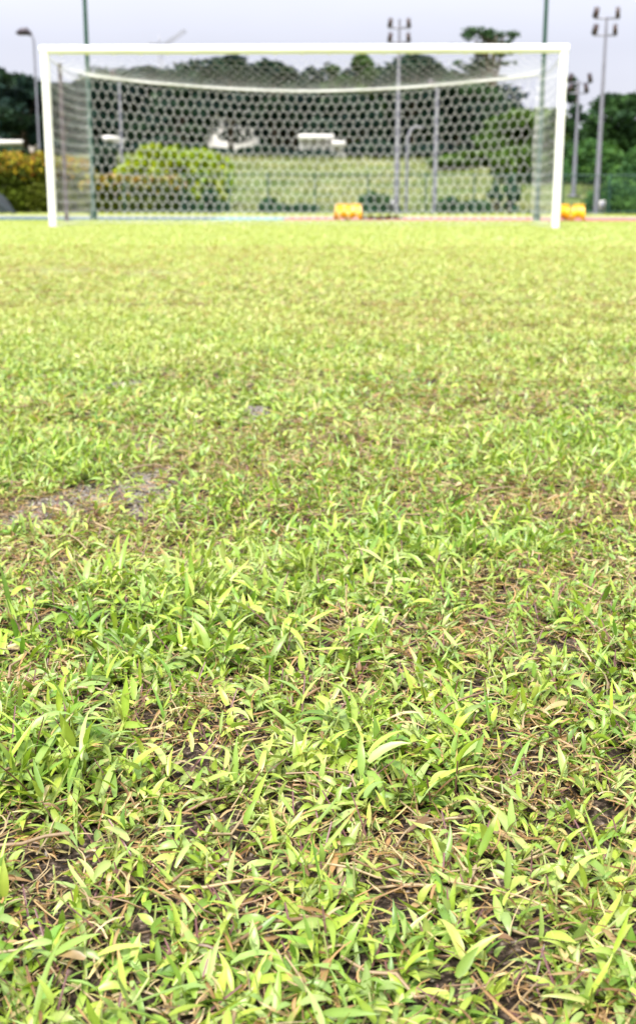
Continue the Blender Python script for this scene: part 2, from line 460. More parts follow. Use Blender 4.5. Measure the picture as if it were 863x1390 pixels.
cc = np.array([(.05, .036, .026), (.10, .075, .06), (.22, .19, .17), (.03, .022, .018)])[rng.integers(0, 4, n)] * rng.uniform(.7, 1.3, (n, 1))
M['soil_crumb'] = leaf_mat('soil_crumb', 0, .9, .2)
tag(mesh_np('soil_crumbs', V.reshape(-1, 3), [Fc], M['soil_crumb'], col=np.repeat(cc, 6, 0)), 'loose dark crumbs of soil in the gaps between the grass', 'soil', kind='stuff')

# dry tufts on the embankment
Hh = Blades()
n = 52000
x = rng.uniform(-26, 30, n); y = rng.uniform(38, 66, n)
sel = rng.random(n) < np.clip(.55 + .5 * wob(x, y, 5, 12), 0, 1); x, y = x[sel], y[sel]; n = len(x)
g_ = np.clip(.4 + .5 * wob(x, y, 7, 13), 0, 1)[:, None]
c = (np.array((.165, .175, .06)) * (1 - g_) + np.array((.12, .15, .03)) * g_) * rng.uniform(.7, 1.2, (n, 1))
Hh.add(np.stack([x, y, ground_h(x, y)], 1), rng.uniform(0, 6.28, n), rng.normal(1.1, .25, n), rng.normal(.5, .3, n), rng.uniform(.12, .3, n), rng.uniform(.03, .07, n), 2, c, rib=False)
tag(mesh_np('meadow_grass', np.concatenate(Hh.V), [np.concatenate(Hh.F)], M['blade'], col=np.concatenate(Hh.C)),
    'dry yellow rough grass growing over the embankment behind the fence', 'long grass', kind='stuff')

# ------------------------------------------------------------------ running track
def sheet(name, x0, x1, y0, y1, z, mat):
    V = np.array([[x0, y0, z], [x1, y0, z], [x1, y1, z], [x0, y1, z]])
    return tag(mesh_np(name, V, [np.array([[0, 1, 2, 3]])], mat), kind='structure')
xs_ = at(385, 297, 25).x; xc = at(288, 297, 25).x
M['track_red'] = paint('track_red', (.28, .06, .055), .9, scale=2, amt=.12, grime=(.25, .12, .10))
M['track_teal'] = paint('track_teal', (.016, .065, .08), .9, scale=2, amt=.12)
M['track_cyan'] = paint('track_cyan', (.10, .21, .22), .9, scale=2, amt=.12)
sheet('running_track', xs_, 60, 23.8, 28, .012, M['track_red'])
sheet('track_apron', xc, xs_, 23.8, 28, .012, M['track_cyan'])
sheet('track_runoff', -60, xc, 23.8, 28, .012, M['track_teal'])
for k, yy in enumerate((25.2, 26.6)):
    sheet('track_marking', -60, 60, yy - .02, yy + .02, .017, M['teal_line'])
mb = MB(); mb.box((0, 28.06, .02), (120, .10, .04)); tag(mb.build('track_kerb', M['roof_grey']), kind='structure')

# ------------------------------------------------------------------ goal
GY = -.0375
goal = empty('football_goal', (-.2404, 17.55, 0), GY)
tag(goal, 'full size white football goal with hexagon mesh net standing on the pitch', 'goal')
hw, R = 3.72, .06
for sx in (-1, 1):
    m = MB(); m.tube([(sx * hw, 0, -.05), (sx * hw, 0, 1.2), (sx * hw, 0, 2.44 + R)], R, 20); m.build('post', M['white_paint'], goal, True)
m = MB(); m.tube([(-hw + .0 - R, 0, 2.50), (0, 0, 2.50), (hw + R, 0, 2.50)], R + .001, 20); m.build('crossbar', M['white_paint'], goal, True)
DB = 2.72
def back_top(x):
    t = x / hw
    return 2.17 + .25 * abs(t) ** 1.8
def hexnet(u0, u1, v0, v1, mapf, cell=.148, row=.118, r=.0034):
    """hexagonal mesh over (u,v); returns segments mapped by mapf"""
    segs = []
    nr = int((v1 - v0) / row) + 1; nc = int((u1 - u0) / cell) + 1
    def nd(i, j, up):
        off = .5 * (j % 2)
        u = u0 + (i + off) * cell; v = v0 + j * row + (.30 if up else -.30) * row
        return u, v
    for j in range(nr + 1):
        for i in range(-1, nc + 1):
            a, b = nd(i, j, 0), nd(i, j, 1)
            segs.append((a, b))
            off = j % 2
            for di in ((-1, 0) if off == 0 else (0, 1)):
                segs.append((b, nd(i + di, j + 1, 0)))
    out = []
    for a, b in segs:
        if min(a[0], b[0]) < u0 - 1e-6 or max(a[0], b[0]) > u1 + 1e-6 or min(a[1], b[1]) < v0 - 1e-6 or max(a[1], b[1]) > v1 + 1e-6: continue
        out.append((mapf(*a), mapf(*b)))
    P = np.array(out)
    for ax, (fa, fb) in enumerate(((3.1, 5.3), (2.3, 4.1), (4.4, 2.9))):
        P[..., ax] += .012 * np.sin(fa * P[..., 0] + 2.2 * P[..., 2] + ax) * np.sin(fb * P[..., 2] + 1.7 * P[..., 1]) + rng.normal(0, .0, 1)
    T = P[:, 1] - P[:, 0]; L = np.linalg.norm(T, axis=1)[:, None]; T = T / L
    ref = np.where(abs(T[:, 2:3]) < .9, np.array([[0, 0, 1.]]), np.array([[1., 0, 0]]))
    A = np.cross(T, ref); A /= np.linalg.norm(A, axis=1)[:, None]; B = np.cross(T, A)
    k = 4; th = np.arange(k) * 2 * math.pi / k + .4
    off = r * (np.cos(th)[None, :, None] * A[:, None] + np.sin(th)[None, :, None] * B[:, None])
    V = np.stack([P[:, 0][:, None] + off, P[:, 1][:, None] + off], 1)
    n = len(P); base = np.arange(n)[:, None] * 2 * k; j = np.arange(k)[None]
    Fc = np.stack([base + j, base + (j + 1) % k, base + k + (j + 1) % k, base + k + j], -1).reshape(-1, 4)
    return V.reshape(-1, 3), Fc
def add_net(parts):
    V = []; Fc = []; n = 0
    for v, f in parts: V.append(v); Fc.append(f + n); n += len(v)
    return np.concatenate(V), np.concatenate(Fc)
def mb_back(u, v):   # v 0..1.0 scaled height
    z = back_top(u) * v
    return (u, DB + .03 * math.sin(u * 2.1) + .10 * math.sin(v * 3.1), z)
def scale_v(f, S_): return lambda u, v: f(u, v / S_)
def mb_side(sx):
    def f(u, v):
        y = u; t = y / DB
        top = 2.44 * (1 - t) + back_top(hw) * t - .10 * math.sin(t * math.pi)
        return (sx * (hw - .0) - sx * .05 * math.sin(t * math.pi) * math.sin(v * math.pi), y, v * top)
    return f
def mb_roof(u, v):
    t = v / DB; x = u
    s = 1 - (x / hw) ** 2
    z = 2.44 * (1 - t) + back_top(x) * t - (.06 + .17 * s) * math.sin(math.pi * t ** .75)
    return (x, v, z)
parts = [hexnet(-hw, hw, 0, 2.4, scale_v(mb_back, 2.4), row=.150),
         hexnet(.05, DB, 0, 2.4, scale_v(mb_side(-1), 2.4), row=.150, r=.0018), hexnet(.05, DB, 0, 2.4, scale_v(mb_side(1), 2.4), row=.150, r=.0018),
         hexnet(-hw, hw, .05, DB, mb_roof, row=.150, r=.0018)]
V, Fc = add_net(parts)
mesh_np('net', V, [Fc], M['net'], goal)
m = MB(); m.tube([(x, DB + .02, back_top(x)) for x in np.linspace(-hw, hw, 40)], .020, 8); m.build('top_rope', M['rope'], goal, True)
for sx in (-1, 1):
    m = MB(); m.tube([mb_side(sx)(u, 1.0) for u in np.linspace(0.05, DB, 12)], .008, 6); m.build('side_rope', M['rope'], goal, True)
m = MB()
m.tube([(-hw, .05, .02), (-hw, DB * .5, .02), (-hw, DB, .008)] , .007, 6); m.tube([(-hw, DB, .02), (0, DB, .008), (hw, DB, .008)], .007, 6); m.tube([(hw, DB, .02), (hw, DB * .5, .02), (hw, .05, .008)], .007, 6)
m.build('ground_rope', M['rope'], goal, True)
# net hooks under the bar
m = MB()
for x in np.linspace(-3.5, 3.5, 19): m.box((x, R * .9, 2.44), (.02, .05, .02))
m.build('net_clip', M['white_paint'], goal)['kind'] = 'stuff'
bpy.context.view_layer.update()
gm = Matrix.Translation((-.2404, 17.55, 0)) @ Matrix.Rotation(GY, 4, 'Z')

# tension posts beside the net
for px_b, side, lab in ((91, -1, 'thin dark steel net post standing outside the left rear corner of the goal'), (751, 1, 'thin dark steel net post half hidden by the right goalpost')):
    b = at(px_b, 301.5, 22.0); zt = at(85, 88, 22.0).z
    e = tag(empty('net_support_post', (b.x, 22.0, 0)), lab, 'net post', 'steel posts holding the net corners')
    m = MB(); m.tube([(0, 0, -.02), (0, 0, zt * .5), (0, 0, zt)], .038, 12); m.build('shaft', M['rust_steel'], e, True)
    m = MB(); m.tube([(0, 0, zt), (0, 0, zt + .03)], .05, 12); m.build('cap', M['rust_steel'], e, True)
    m = MB(); m.box((0, -.05, zt - .08), (.03, .08, .03)); m.build('cleat', M['rust_steel'], e)
    m = MB(); m.box((0, 0, .012), (.2, .2, .024)); m.build('foot_plate', M['rust_steel'], e)
    c = gm @ Vector((side * hw, DB, back_top(hw)))
    p0 = Vector((b.x, 21.93, zt - .07)); pts = [p0.lerp(c, t) - Vector((0, 0, .1 * math.sin(math.pi * t))) for t in np.linspace(0, 1, 9)]
    m = MB(); m.tube(pts, .006, 6)
    tag(m.build('tie_cord', M['rope'], None, True), 'thin cord tying the %s rear net corner to its steel post' % ('left' if side < 0 else 'right'), 'cord', 'cords from net corners to steel posts')

# tall green poles behind
for (px, pyb, lab) in ((127.5, 299.5, 'very tall slim green pole rising behind the left rear corner of the net'), (728, 300, 'very tall slim green pole rising behind the right side of the net')):
    b = at(px, pyb, 23.5)
    e = tag(empty('ball_stop_pole', (b.x, 23.5, 0)), lab, 'pole', 'tall green poles behind the goal')
    m = MB(); m.tube([(0, 0, -.02), (0, 0, 2), (0, 0, 4), (0, 0, 7.2)], [.048, .046, .042, .038], 12); m.build('shaft', M['green_paint'], e, True)
    m = MB(); m.tube([(0, 0, 0), (0, 0, .25)], .075, 12); m.build('ground_sleeve', M['green_paint'], e, True)
    m = MB(); m.tube([(0, -.05, 7.05), (0, -.13, 7.05)], .02, 8); m.build('pulley', M['dark_metal'], e, True)

# ------------------------------------------------------------------ flood light masts
def flood_mast(px, pyb, D, top_py, arms, label, cpx=None, r0=.09, box=True, head=.30):
    b = at(px, pyb, D); z0 = float(ground_h(b.x, D)); zt = at(px, top_py, D).z
    e = tag(empty('floodlight_mast', (b.x, D, z0)), label, 'light mast', 'floodlight masts behind the track')
    Hm = zt - z0
    m = MB(); m.tube([(0, 0, -.1), (0, 0, Hm * .35), (0, 0, Hm * .7), (0, 0, Hm)], [r0, r0 * .8, r0 * .58, r0 * .38], 12); m.build('shaft', M['grey_metal'], e, True)
    m = MB(); m.box((0, 0, .03), (.42, .42, .06)); m.build('base_plate', M['grey_metal'], e)
    for (py, offs) in arms:
        z = at(px, py, D).z - z0
        m = MB(); xs = [o[0] for o in offs]; m.box(((min(xs) + max(xs)) / 2, 0, z), (max(xs) - min(xs) + .1, .05, .05)); m.build('cross_arm', M['grey_metal'], e)
        for (ox, yaw, tilt) in offs:
            rot = Matrix.Rotation(yaw, 4, 'Z') @ Matrix.Rotation(tilt, 4, 'X')
            m = MB(); m.box((ox, 0, z + head * .55), (head * .45, head * .42, head), rot, .8); f = m.build('floodlight', M['dark_metal'], e)
            m = MB(); q = rot @ Vector((0, -head * .225, 0)); m.box((ox + q.x, q.y, z + head * .55 + q.z), (head * .36, .02, head * .8), rot); m.build('lens', M['lamp_glass'], f)
            m = MB(); m.box((ox, 0, z + .05), (.03, .03, .10)); m.build('bracket', M['dark_metal'], f)
    if box:
        m = MB(); m.box((-.0 + (.16 if px > 600 else -.16), -.08, .28), (.16, .12, .3)); bx = m.build('control_box', M['pale_wall'], e)
        m = MB(); m.box((-.0 + (.16 if px > 600 else -.16), -.145, .28), (.13, .012, .26)); m.build('hatch', M['grey_metal'], bx)
    return e
flood_mast(537.5, 293, 36.2, 25, [(37, [(-.27, .3, .3), (.27, -.3, .3)]), (56.5, [(-.27, .3, .35), (.27, -.3, .35)])],
           'tall grey floodlight mast with four lamps seen through the goal net', head=.26)
flood_mast(808, 293, 36.4, 22, [(24, [(-.32, .3, .3), (.32, -.3, .3)]), (47, [(-.32, .3, .35), (.27, -.3, .35)])],
           'tall grey floodlight mast with four lamps standing alone right of the goal', head=.30)
flood_mast(776.5, 290, 46, 108, [(112, [(-.35, .6, .6), (.40, -.5, .6)]), (126, [(-.35, .6, .6), (.28, -.5, .6)])],
           'shorter grey floodlight mast close beside the right goalpost', head=.34, box=False)

# grey posts and street lamps behind
def pole_lamp(name, px, pyb, D, top_py, label, style, cat='lamp post', group=None, r=.055, mat='grey_metal'):
    b = at(px, pyb, D); z0 = float(ground_h(b.x, D)); zt = at(px, top_py, D).z; Hm = zt - z0
    e = tag(empty(name, (b.x, D, z0)), label, cat, group)
    if style == 'hook':
        pts = [(0, 0, -.1), (0, 0, Hm * .5), (0, 0, Hm - .5)] + [(.24 * (1 - math.cos(t)), 0, Hm - .5 + .45 * math.sin(t)) for t in np.linspace(.3, 1.4, 6)]
        m = MB(); m.tube(pts, r * .8, 10); m.build('shaft', M[mat], e, True)
        m = MB(); m.box((.34, 0, Hm - .05), (.3, .14, .07), Matrix.Rotation(.15, 4, 'Y')); h = m.build('lamp_head', M[mat], e)
        m = MB(); m.box((.35, 0, Hm - .095), (.22, .1, .02)); m.build('lens', M['lamp_glass'], h)
    elif style == 'cobra':
        pts = [(0, 0, -.1), (0, 0, Hm * .6), (0, 0, Hm - .35)] + [(-.20 * (1 - math.cos(t)), 0, Hm - .35 + .3 * math.sin(t)) for t in np.linspace(.3, 1.5, 6)]
        m = MB(); m.tube(pts, r * .7, 10); m.build('shaft', M[mat], e, True)
        m = MB(); m.tube([(-.08, 0, Hm - .10), (-.25, 0, Hm + .02), (-.45, 0, Hm - .01), (-.62, 0, Hm - .06)], [.07, .13, .12, .04], 10); h = m.build('lamp_head', M['dark_metal'], e, True)
        m = MB(); m.box((-.38, 0, Hm - .11), (.3, .14, .03)); m.build('lens', M['lamp_glass'], h)
    else:
        m = MB(); m.tube([(0, 0, -.1), (0, 0, Hm * .5), (0, 0, Hm)], [r, r * .85, r * .7], 10); m.build('shaft', M[mat], e, True)
        m = MB(); m.box((-.12, 0, Hm - .02), (.32, .04, .04)); m.build('cross_arm', M[mat], e)
        m = MB(); m.box((-.2, -.02, Hm + .1), (.2, .16, .22), Matrix.Rotation(.4, 4, 'X'), .75); h = m.build('floodlight', M['dark_metal'], e)
        m = MB(); m.box((-.2, -.125, Hm + .06), (.16, .015, .16), Matrix.Rotation(.4, 4, 'X')); m.build('lens', M['lamp_glass'], h)
    m = MB(); m.box((0, 0, .03), (.26, .26, .06)); m.build('base_plate', M[mat], e)
    return e
pole_lamp('lamp_post', 168, 286, 41, 103, 'grey lamp post rising behind the bright yellow green bush on the left', 'arm', group='short grey lamp posts')
pole_lamp('lamp_post', 589, 293, 36.6, 118, 'grey lamp post seen through the net right of the central floodlight mast', 'arm', group='short grey lamp posts', r=.075)
pole_lamp('street_lamp', 551, 291, 37.4, 170, 'slim pale street lamp with a curved top beside the central floodlight mast', 'hook', 'street lamp', r=.06)
pole_lamp('street_lamp', 58, 290, 44, 42, 'street lamp whose dark curved head peeks above the left goalpost', 'cobra', 'street lamp')

# ------------------------------------------------------------------ crane far away
def crane():
    D = 220; b = at(221, 200, D); z0 = float(ground_h(b.x, D))
    e = tag(empty('tower_crane', (b.x, D, z0)), 'faint pale tower crane with raised jib far beyond the trees', 'crane')
    zc = at(221, 62, D).z - z0; zt = at(221, 47, D).z - z0; tip = at(252, 40, D); tip = Vector((tip.x - b.x, 0, tip.z - z0))
    def truss(m, a, c, w, nb, r):
        a, c = Vector(a), Vector(c); d = (c - a); u = Vector((0, 1, 0)); v = d.cross(u).normalized()
        cs = [(u * sx + v * sy) * w / 2 for sx, sy in ((-1, -1), (1, -1), (1, 1), (-1, 1))]
        for q in cs: m.tube([a + q, c + q], r, 4)
        for i in range(nb):
            for k in range(4): m.tube([a + d * (i / nb) + cs[k], a + d * ((i + 1) / nb) + cs[(k + 1) % 4]], r * .6, 4, False)
    m = MB(); truss(m, (0, 0, 0), (0, 0, zc), .7, 16, .05); m.build('mast', M['crane_haze'], e)
    m = MB(); truss(m, (.5, 0, zc), tip, .5, 8, .05); m.build('jib', M['crane_haze'], e)
    m = MB(); truss(m, (-.3, 0, zc), (-2.0, 0, zc + .1), .8, 2, .08); m.build('counter_jib', M['crane_haze'], e)
    m = MB(); m.tube([(0, 0, zc), (-.1, 0, zt)], .12, 5); m.build('apex', M['crane_haze'], e)
    m = MB(); m.box((-1.9, 0, zc - .5), (.8, .9, 1.1)); m.build('counterweight', M['roof_grey'], e)
    m = MB(); m.box((.6, -.7, zc - .5), (.9, .9, 1.2)); m.build('cab', M['crane_haze'], e)
crane()

# ------------------------------------------------------------------ yellow stools, branch, tarp
def stool():
    e = empty('plastic_stool', (0, 0, 0))
    Hs, wb, wt = .31, .29, .235
    m = MB(); m.box((0, 0, Hs - .012), (wt + .015, wt + .015, .024)); m.box((0, 0, Hs + .006), (wt - .03, wt - .03, .012)); m.build('seat', M['yellow_plastic'], e)
    for k in range(4):
        rot = Matrix.Rotation(k * math.pi / 2, 4, 'Z')
        zs = np.linspace(.0, Hs - .02, 7); m = MB()
        # a tapering side panel with an arched opening between its two legs
        tp = .012
        us = np.linspace(-1, 1, 13)
        top = []; bot = []
        for u in us:
            hz = 0 if abs(u) > .62 else .045 * math.sqrt(max(0, 1 - (u / .62) ** 2)) + .012
            wz = wb + (wt - wb) * hz / Hs
            bot.append((u * wz / 2, -wz / 2, hz)); top.append((u * wt / 2, -wt / 2, Hs - .02))
        Vv = []
        for a, b_ in zip(bot, top):
            Vv += [rot @ Vector(a), rot @ Vector(b_), rot @ (Vector(a) + Vector((0, tp, 0))), rot @ (Vector(b_) + Vector((0, tp, 0)))]
        Fc = []
        for i in range(12):
            o = i * 4; q = o + 4
            Fc += [(o, q, q + 1, o + 1), (o + 2, o + 3, q + 3, q + 2), (o, o + 2, q + 2, q), (o + 1, q + 1, q + 3, o + 3)]
        m.add([list(v) for v in Vv], Fc)
        m.build('side_panel', M['yellow_plastic'], e)
    return e
st0 = stool()
for k, (px, rz, D, lab) in enumerate(((464.5, .25, 24.1, 'yellow plastic stool, left one of the touching pair seen through the net'),
                         (482, -.12, 24.2, 'yellow plastic stool, right one of the touching pair seen through the net'),
                         (762, .1, 24.6, 'yellow plastic stool half hidden behind the right goalpost'),
                         (784, -.2, 24.1, 'yellow plastic stool standing in the open right of the goalpost'))):
    o = st0 if k == 0 else copy_tree(st0)
    o.location = (at(px, 299, D).x, D, .017); o.rotation_euler.z = rz
    o['label'] = lab; o['category'] = 'stool'; o['group'] = 'yellow plastic stools along the track'
# fallen branch
b = at(515, 298, 24.3); e = tag(empty('fallen_branch', (b.x, 24.3, .017)), 'dark brown fallen branch lying on the track beside the yellow stools', 'branch')
m = MB(); m.tube([(-.42, .03, .03), (-.2, -.02, .045), (.05, .02, .04), (.3, 0, .05), (.5, .05, .03)], [.02, .03, .035, .03, .012], 8); m.build('stem', M['brown_wood'], e, True)
for (a, c) in (((-.1, 0, .05), (-.28, -.14, .10)), ((.15, 0, .05), (.36, -.12, .17)), ((.28, 0, .05), (.45, .16, .12)), ((-.25, 0, .04), (-.4, .14, .08)), ((.1, 0, .04), (.0, .2, .09))):
    a, c = Vector(a), Vector(c); m = MB(); m.tube([a, (a + c) / 2 + Vector((0, 0, .03)), c], [.016, .012, .005], 6); m.build('twig', M['brown_wood'], e, True)
# tarp covered heap at the far left
b = at(-14, 292, 34.0)
u = np.linspace(-1, 1, 17); Vv = []
for j, yy in enumerate(np.linspace(-.5, .5, 9)):
    for i, uu in enumerate(u):
        Vv.append((uu * .72 * (1 + .04 * math.sin(5 * yy + i)), yy, max(.0, .78 * (1 - abs(uu) ** 1.25) + .03 * math.sin(7 * uu + 9 * yy)) * (1 - .15 * abs(yy))))
idx = np.arange(9 * 17).reshape(9, 17); Fc = [tuple(q) for q in np.stack([idx[:-1, :-1].ravel(), idx[:-1, 1:].ravel(), idx[1:, 1:].ravel(), idx[1:, :-1].ravel()], 1)]
nv = len(Vv); m = MB(); Vb = [(x, y, 0.0) for x, y, z in Vv]
ring = [idx[0, i] for i in range(17)] + [idx[j, 16] for j in range(1, 9)] + [idx[8, i] for i in range(15, -1, -1)] + [idx[j, 0] for j in range(7, 0, -1)]
Fs = [(int(ring[k]), int(ring[(k + 1) % len(ring)]), int(ring[(k + 1) % len(ring)]) + nv, int(ring[k]) + nv) for k in range(len(ring))]
m.add(Vv + Vb, [tuple(int(t) for t in q) for q in Fc] + Fs)
o = m.build('tarpaulin_heap', M['tarp'], None, True); o.location = (b.x, 34.0, .0)
tag(o, 'dark blue green tarpaulin heap at the left edge in front of the hedge', 'tarpaulin')

# ------------------------------------------------------------------ green wire fence
def fence():
    D = 35.0; x0, x1 = at(165, 292, D).x, 16.5; Hf = at(700, 237, D).z
    e = tag(empty('wire_fence', ((x0 + x1) / 2, D, 0)), 'low green wire mesh fence running along the foot of the embankment', 'fence')
    c = (x0 + x1) / 2; L = x1 - x0
    m = MB()
    for x in np.arange(x0, x1, .075): m.box((x - c, 0, Hf / 2), (.0045, .0045, Hf - .04))
    for z in np.arange(.06, Hf, .075): m.box((0, .0055, z), (L, .0045, .0045))
    m.build('wire_mesh', M['green_wire'], e)
    m = MB(); m.tube([(x0 - c, -.03, Hf), (0, -.03, Hf), (x1 - c, -.03, Hf)], .016, 8); m.build('top_rail', M['green_paint'], e, True)
    m = MB(); m.tube([(x0 - c, -.03, .1), (0, -.03, .1), (x1 - c, -.03, .1)], .015, 8); m.build('bottom_rail', M['green_paint'], e, True)
    for px in (170, 249, 311, 364, 427, 499, 577, 642, 696, 762, 825, 888, 950):
        X = at(px, 290, D).x
        m = MB(); m.tube([(X - c, -.03, 0), (X - c, -.03, Hf + .05)], .024, 8); m.build('fence_post', M['green_paint'], e, True)
fence()

# ------------------------------------------------------------------ foliage
def leaf_cloud(centres, radii, n, size, palette, upbias=.35, shell=.55, topc=None, topf=0.0, yr=None, orient_out=.5):
    """leaf sized faces spread through ellipsoid clumps"""
    K = len(centres); C = np.array(centres, float); Rr = np.array(radii, float)
    vol = np.prod(Rr, axis=1) ** (2 / 3); idx = rng.choice(K, n, p=vol / vol.sum())
    d = rng.normal(size=(n, 3)); d /= np.linalg.norm(d, axis=1)[:, None]
    rad = rng.uniform(shell, 1.0, n) ** .8 * (1 + rng.normal(0, .07, n))
    P = C[idx] + d * rad[:, None] * Rr[idx]
    nor = d * orient_out + rng.normal(0, .55, (n, 3)) + np.array([0, 0, upbias]); nor /= np.linalg.norm(nor, axis=1)[:, None]
    a = np.cross(nor, rng.normal(size=(n, 3))); a /= np.linalg.norm(a, axis=1)[:, None]; b = np.cross(nor, a)
    s = size * rng.uniform(.5, 1.35, n)[:, None]
    V = np.stack([P - a * s, P + b * s * .42 + nor * s * .12, P + a * s, P - b * s * .42 + nor * s * .12], 1).reshape(-1, 3)
    Fq = np.arange(n * 4).reshape(-1, 4)
    pal = np.array(palette)
    ck = rng.integers(0, len(pal), K)
    c = pal[ck[idx]] * .6 + pal[rng.integers(0, len(pal), n)] * .4
    c = c * (rng.uniform(.75, 1.2, K)[idx] * rng.uniform(.65, 1.3, n))[:, None]
    if topc is not None:
        tc = np.array(topc)[rng.integers(0, len(topc), n)]
        lo, hi = yr; w = np.clip((P[:, 2] - lo) / (hi - lo), 0, 1) * (rad > .75)
        pick = rng.random(n) < w * topf
        c = np.where(pick[:, None], tc * rng.uniform(.7, 1.2, (n, 1)), c)
    return V, Fq, np.repeat(c, 4, 0)

DARK = [(.012, .030, .026), (.018, .040, .026), (.010, .023, .025), (.024, .048, .024)]
MID = [(.045, .090, .024), (.060, .105, .025), (.036, .075, .026)]
LIGHT = [(.055, .11, .018), (.075, .13, .02), (.045, .085, .018)]
LIME = [(.24, .34, .015), (.30, .38, .016), (.18, .30, .018), (.36, .38, .02)]
ORANGE = [(.30, .17, .02), (.38, .27, .02), (.24, .09, .02), (.30, .30, .02)]
HEDGE = [(.085, .12, .010), (.045, .065, .010), (.10, .12, .012)]

def tree(px, D, top_py, wpx, label, pal=DARK, group='trees on the rise behind the pitch', crown_frac=.72, nclump=18, dens=1.0, size=.24,
         name='tree', flat=.55, trunk_r=None, seed=None, lean=0, cat='tree', open_=1.0):
    b = at(px, 250, D); z0 = float(ground_h(b.x, D)); Ht = at(px, top_py, D).z - z0
    w = wpx / F * D * 1.28
    e = tag(empty(name, (b.x, D, z0)), label, cat, group)
    ch = Ht * crown_frac
    cs, rs = [], []
    nclump = int(nclump * 1.9)
    for k in range(nclump):
        t = (k + .5) / nclump
        h = rng.uniform(0, 1) ** .8
        prof = math.sqrt(max(.08, 1 - (2 * h - .85) ** 2 / 1.35))
        a = k * 2.4 + rng.uniform(-.5, .5); q = math.sqrt(rng.uniform(.1, 1)) * .5 * w * prof * .78
        r = w * rng.uniform(.08, .20) * (.75 + .35 * prof)
        cz = Ht - ch + h * ch
        cz = min(cz, Ht - r * flat)
        cs.append((q * math.cos(a) + lean * h, q * math.sin(a) * .85, cz)); rs.append((r, r, r * flat))
    # a clump to hold the top
    cs.append((lean, 0, Ht - w * .16 * flat)); rs.append((w * .16, w * .16, w * .14 * flat))
    n = int(dens * (900 + sum(4 * math.pi * r[0] * r[2] for r in rs) / (size * size) * .62 * open_))
    n = min(int(n * 1.5), 16000)
    V, Fq, c = leaf_cloud(cs, rs, n, size, pal)
    mesh_np('crown', V, [Fq], M['leaf'], e, col=c)
    m = MB(); tr = trunk_r or max(.1, Ht * .028); th = Ht - ch * .75
    wv = rng.normal(0, .05 * w * .2, 2)
    m.tube([(0, 0, -.2), (wv[0], wv[1], th * .4), (lean * .3, wv[0], th), (lean * .8, 0, th + (Ht - th) * .6)], [tr * 1.25, tr, tr * .75, tr * .3], 9)
    for c_ in cs[:10]:
        s0 = Vector((lean * .3, 0, th * rng.uniform(.6, 1.0))); s1 = Vector(c_); mid = s0.lerp(s1, .5) + Vector((0, 0, -.08 * w * .3))
        m.tube([s0, mid, s1], [tr * .45, tr * .28, tr * .08], 6, False)
    m.build('trunk', M['bark'], e, True)
    return e

def bush(px, D, top_py, wpx, label, pal, topc=None, topf=.8, size=.09, name='bush', n=5000, group=None, depth=1.0, cat='bush', nclump=12, boxy=False, clumpr=1.0):
    b = at(px, 285, D); z0 = float(ground_h(b.x, D)); Ht = max(.25, at(px, top_py, D).z - z0); w = wpx / F * D * (1.03 if boxy else 1.2)
    e = tag(empty(name, (b.x, D, z0)), label, cat, group)
    cs, rs = [], []
    if boxy:
        nx = max(3, int(w / (Ht * .4)))
        for i in range(nx):
            for hz in (.28, .72):
                cs.append(((i + .5) / nx * w - w / 2 + rng.normal(0, .05), rng.normal(0, .08), hz * Ht * .97)); rs.append((w / nx * .85, depth * .45, Ht * .30 * rng.uniform(.92, 1.06)))
    else:
        for k in range(nclump):
            a = rng.uniform(0, 6.28); q = math.sqrt(rng.uniform(0, 1)) * .36 * w; h = rng.uniform(.15, .8)
            k_ = math.sqrt(max(.1, 1 - (q / (.5 * w)) ** 2)); r = w * rng.uniform(.13, .22) * clumpr
            rz = min(Ht * .3, r); cs.append((q * math.cos(a), q * math.sin(a) * depth * .7, max(rz * .8, h * Ht * k_))); rs.append((r, r * .9, rz))
            if clumpr < 1 and rng.random() < .5:
                cs.append((cs[-1][0] + rng.normal(0, r * .6), cs[-1][1], min(Ht * 1.02, cs[-1][2] + rz * 1.1))); rs.append((r * .35, r * .35, rz * .7))
            if cs[-1][2] + rz > Ht: cs[-1] = (cs[-1][0], cs[-1][1], Ht - rz)
        cs.append((0, 0, Ht * .8)); rs.append((w * .2, w * .2, Ht * .2))
    V, Fq, c = leaf_cloud(cs, rs, n, size, pal, shell=.4, topc=topc, topf=topf, yr=(Ht * .45, Ht * .95), upbias=.5)
    V[:, 2] = np.maximum(V[:, 2], .01)
    mesh_np('foliage', V, [Fq], M['leaf'], e, col=c)
    m = MB()
    for c_ in cs[:8]: m.tube([(c_[0] * .25, c_[1] * .25, -.05), (c_[0] * .6, c_[1] * .6, c_[2] * .5), c_], [.03, .022, .008], 6, False)
    m.build('stem', M['bark'], e, True)
    return e

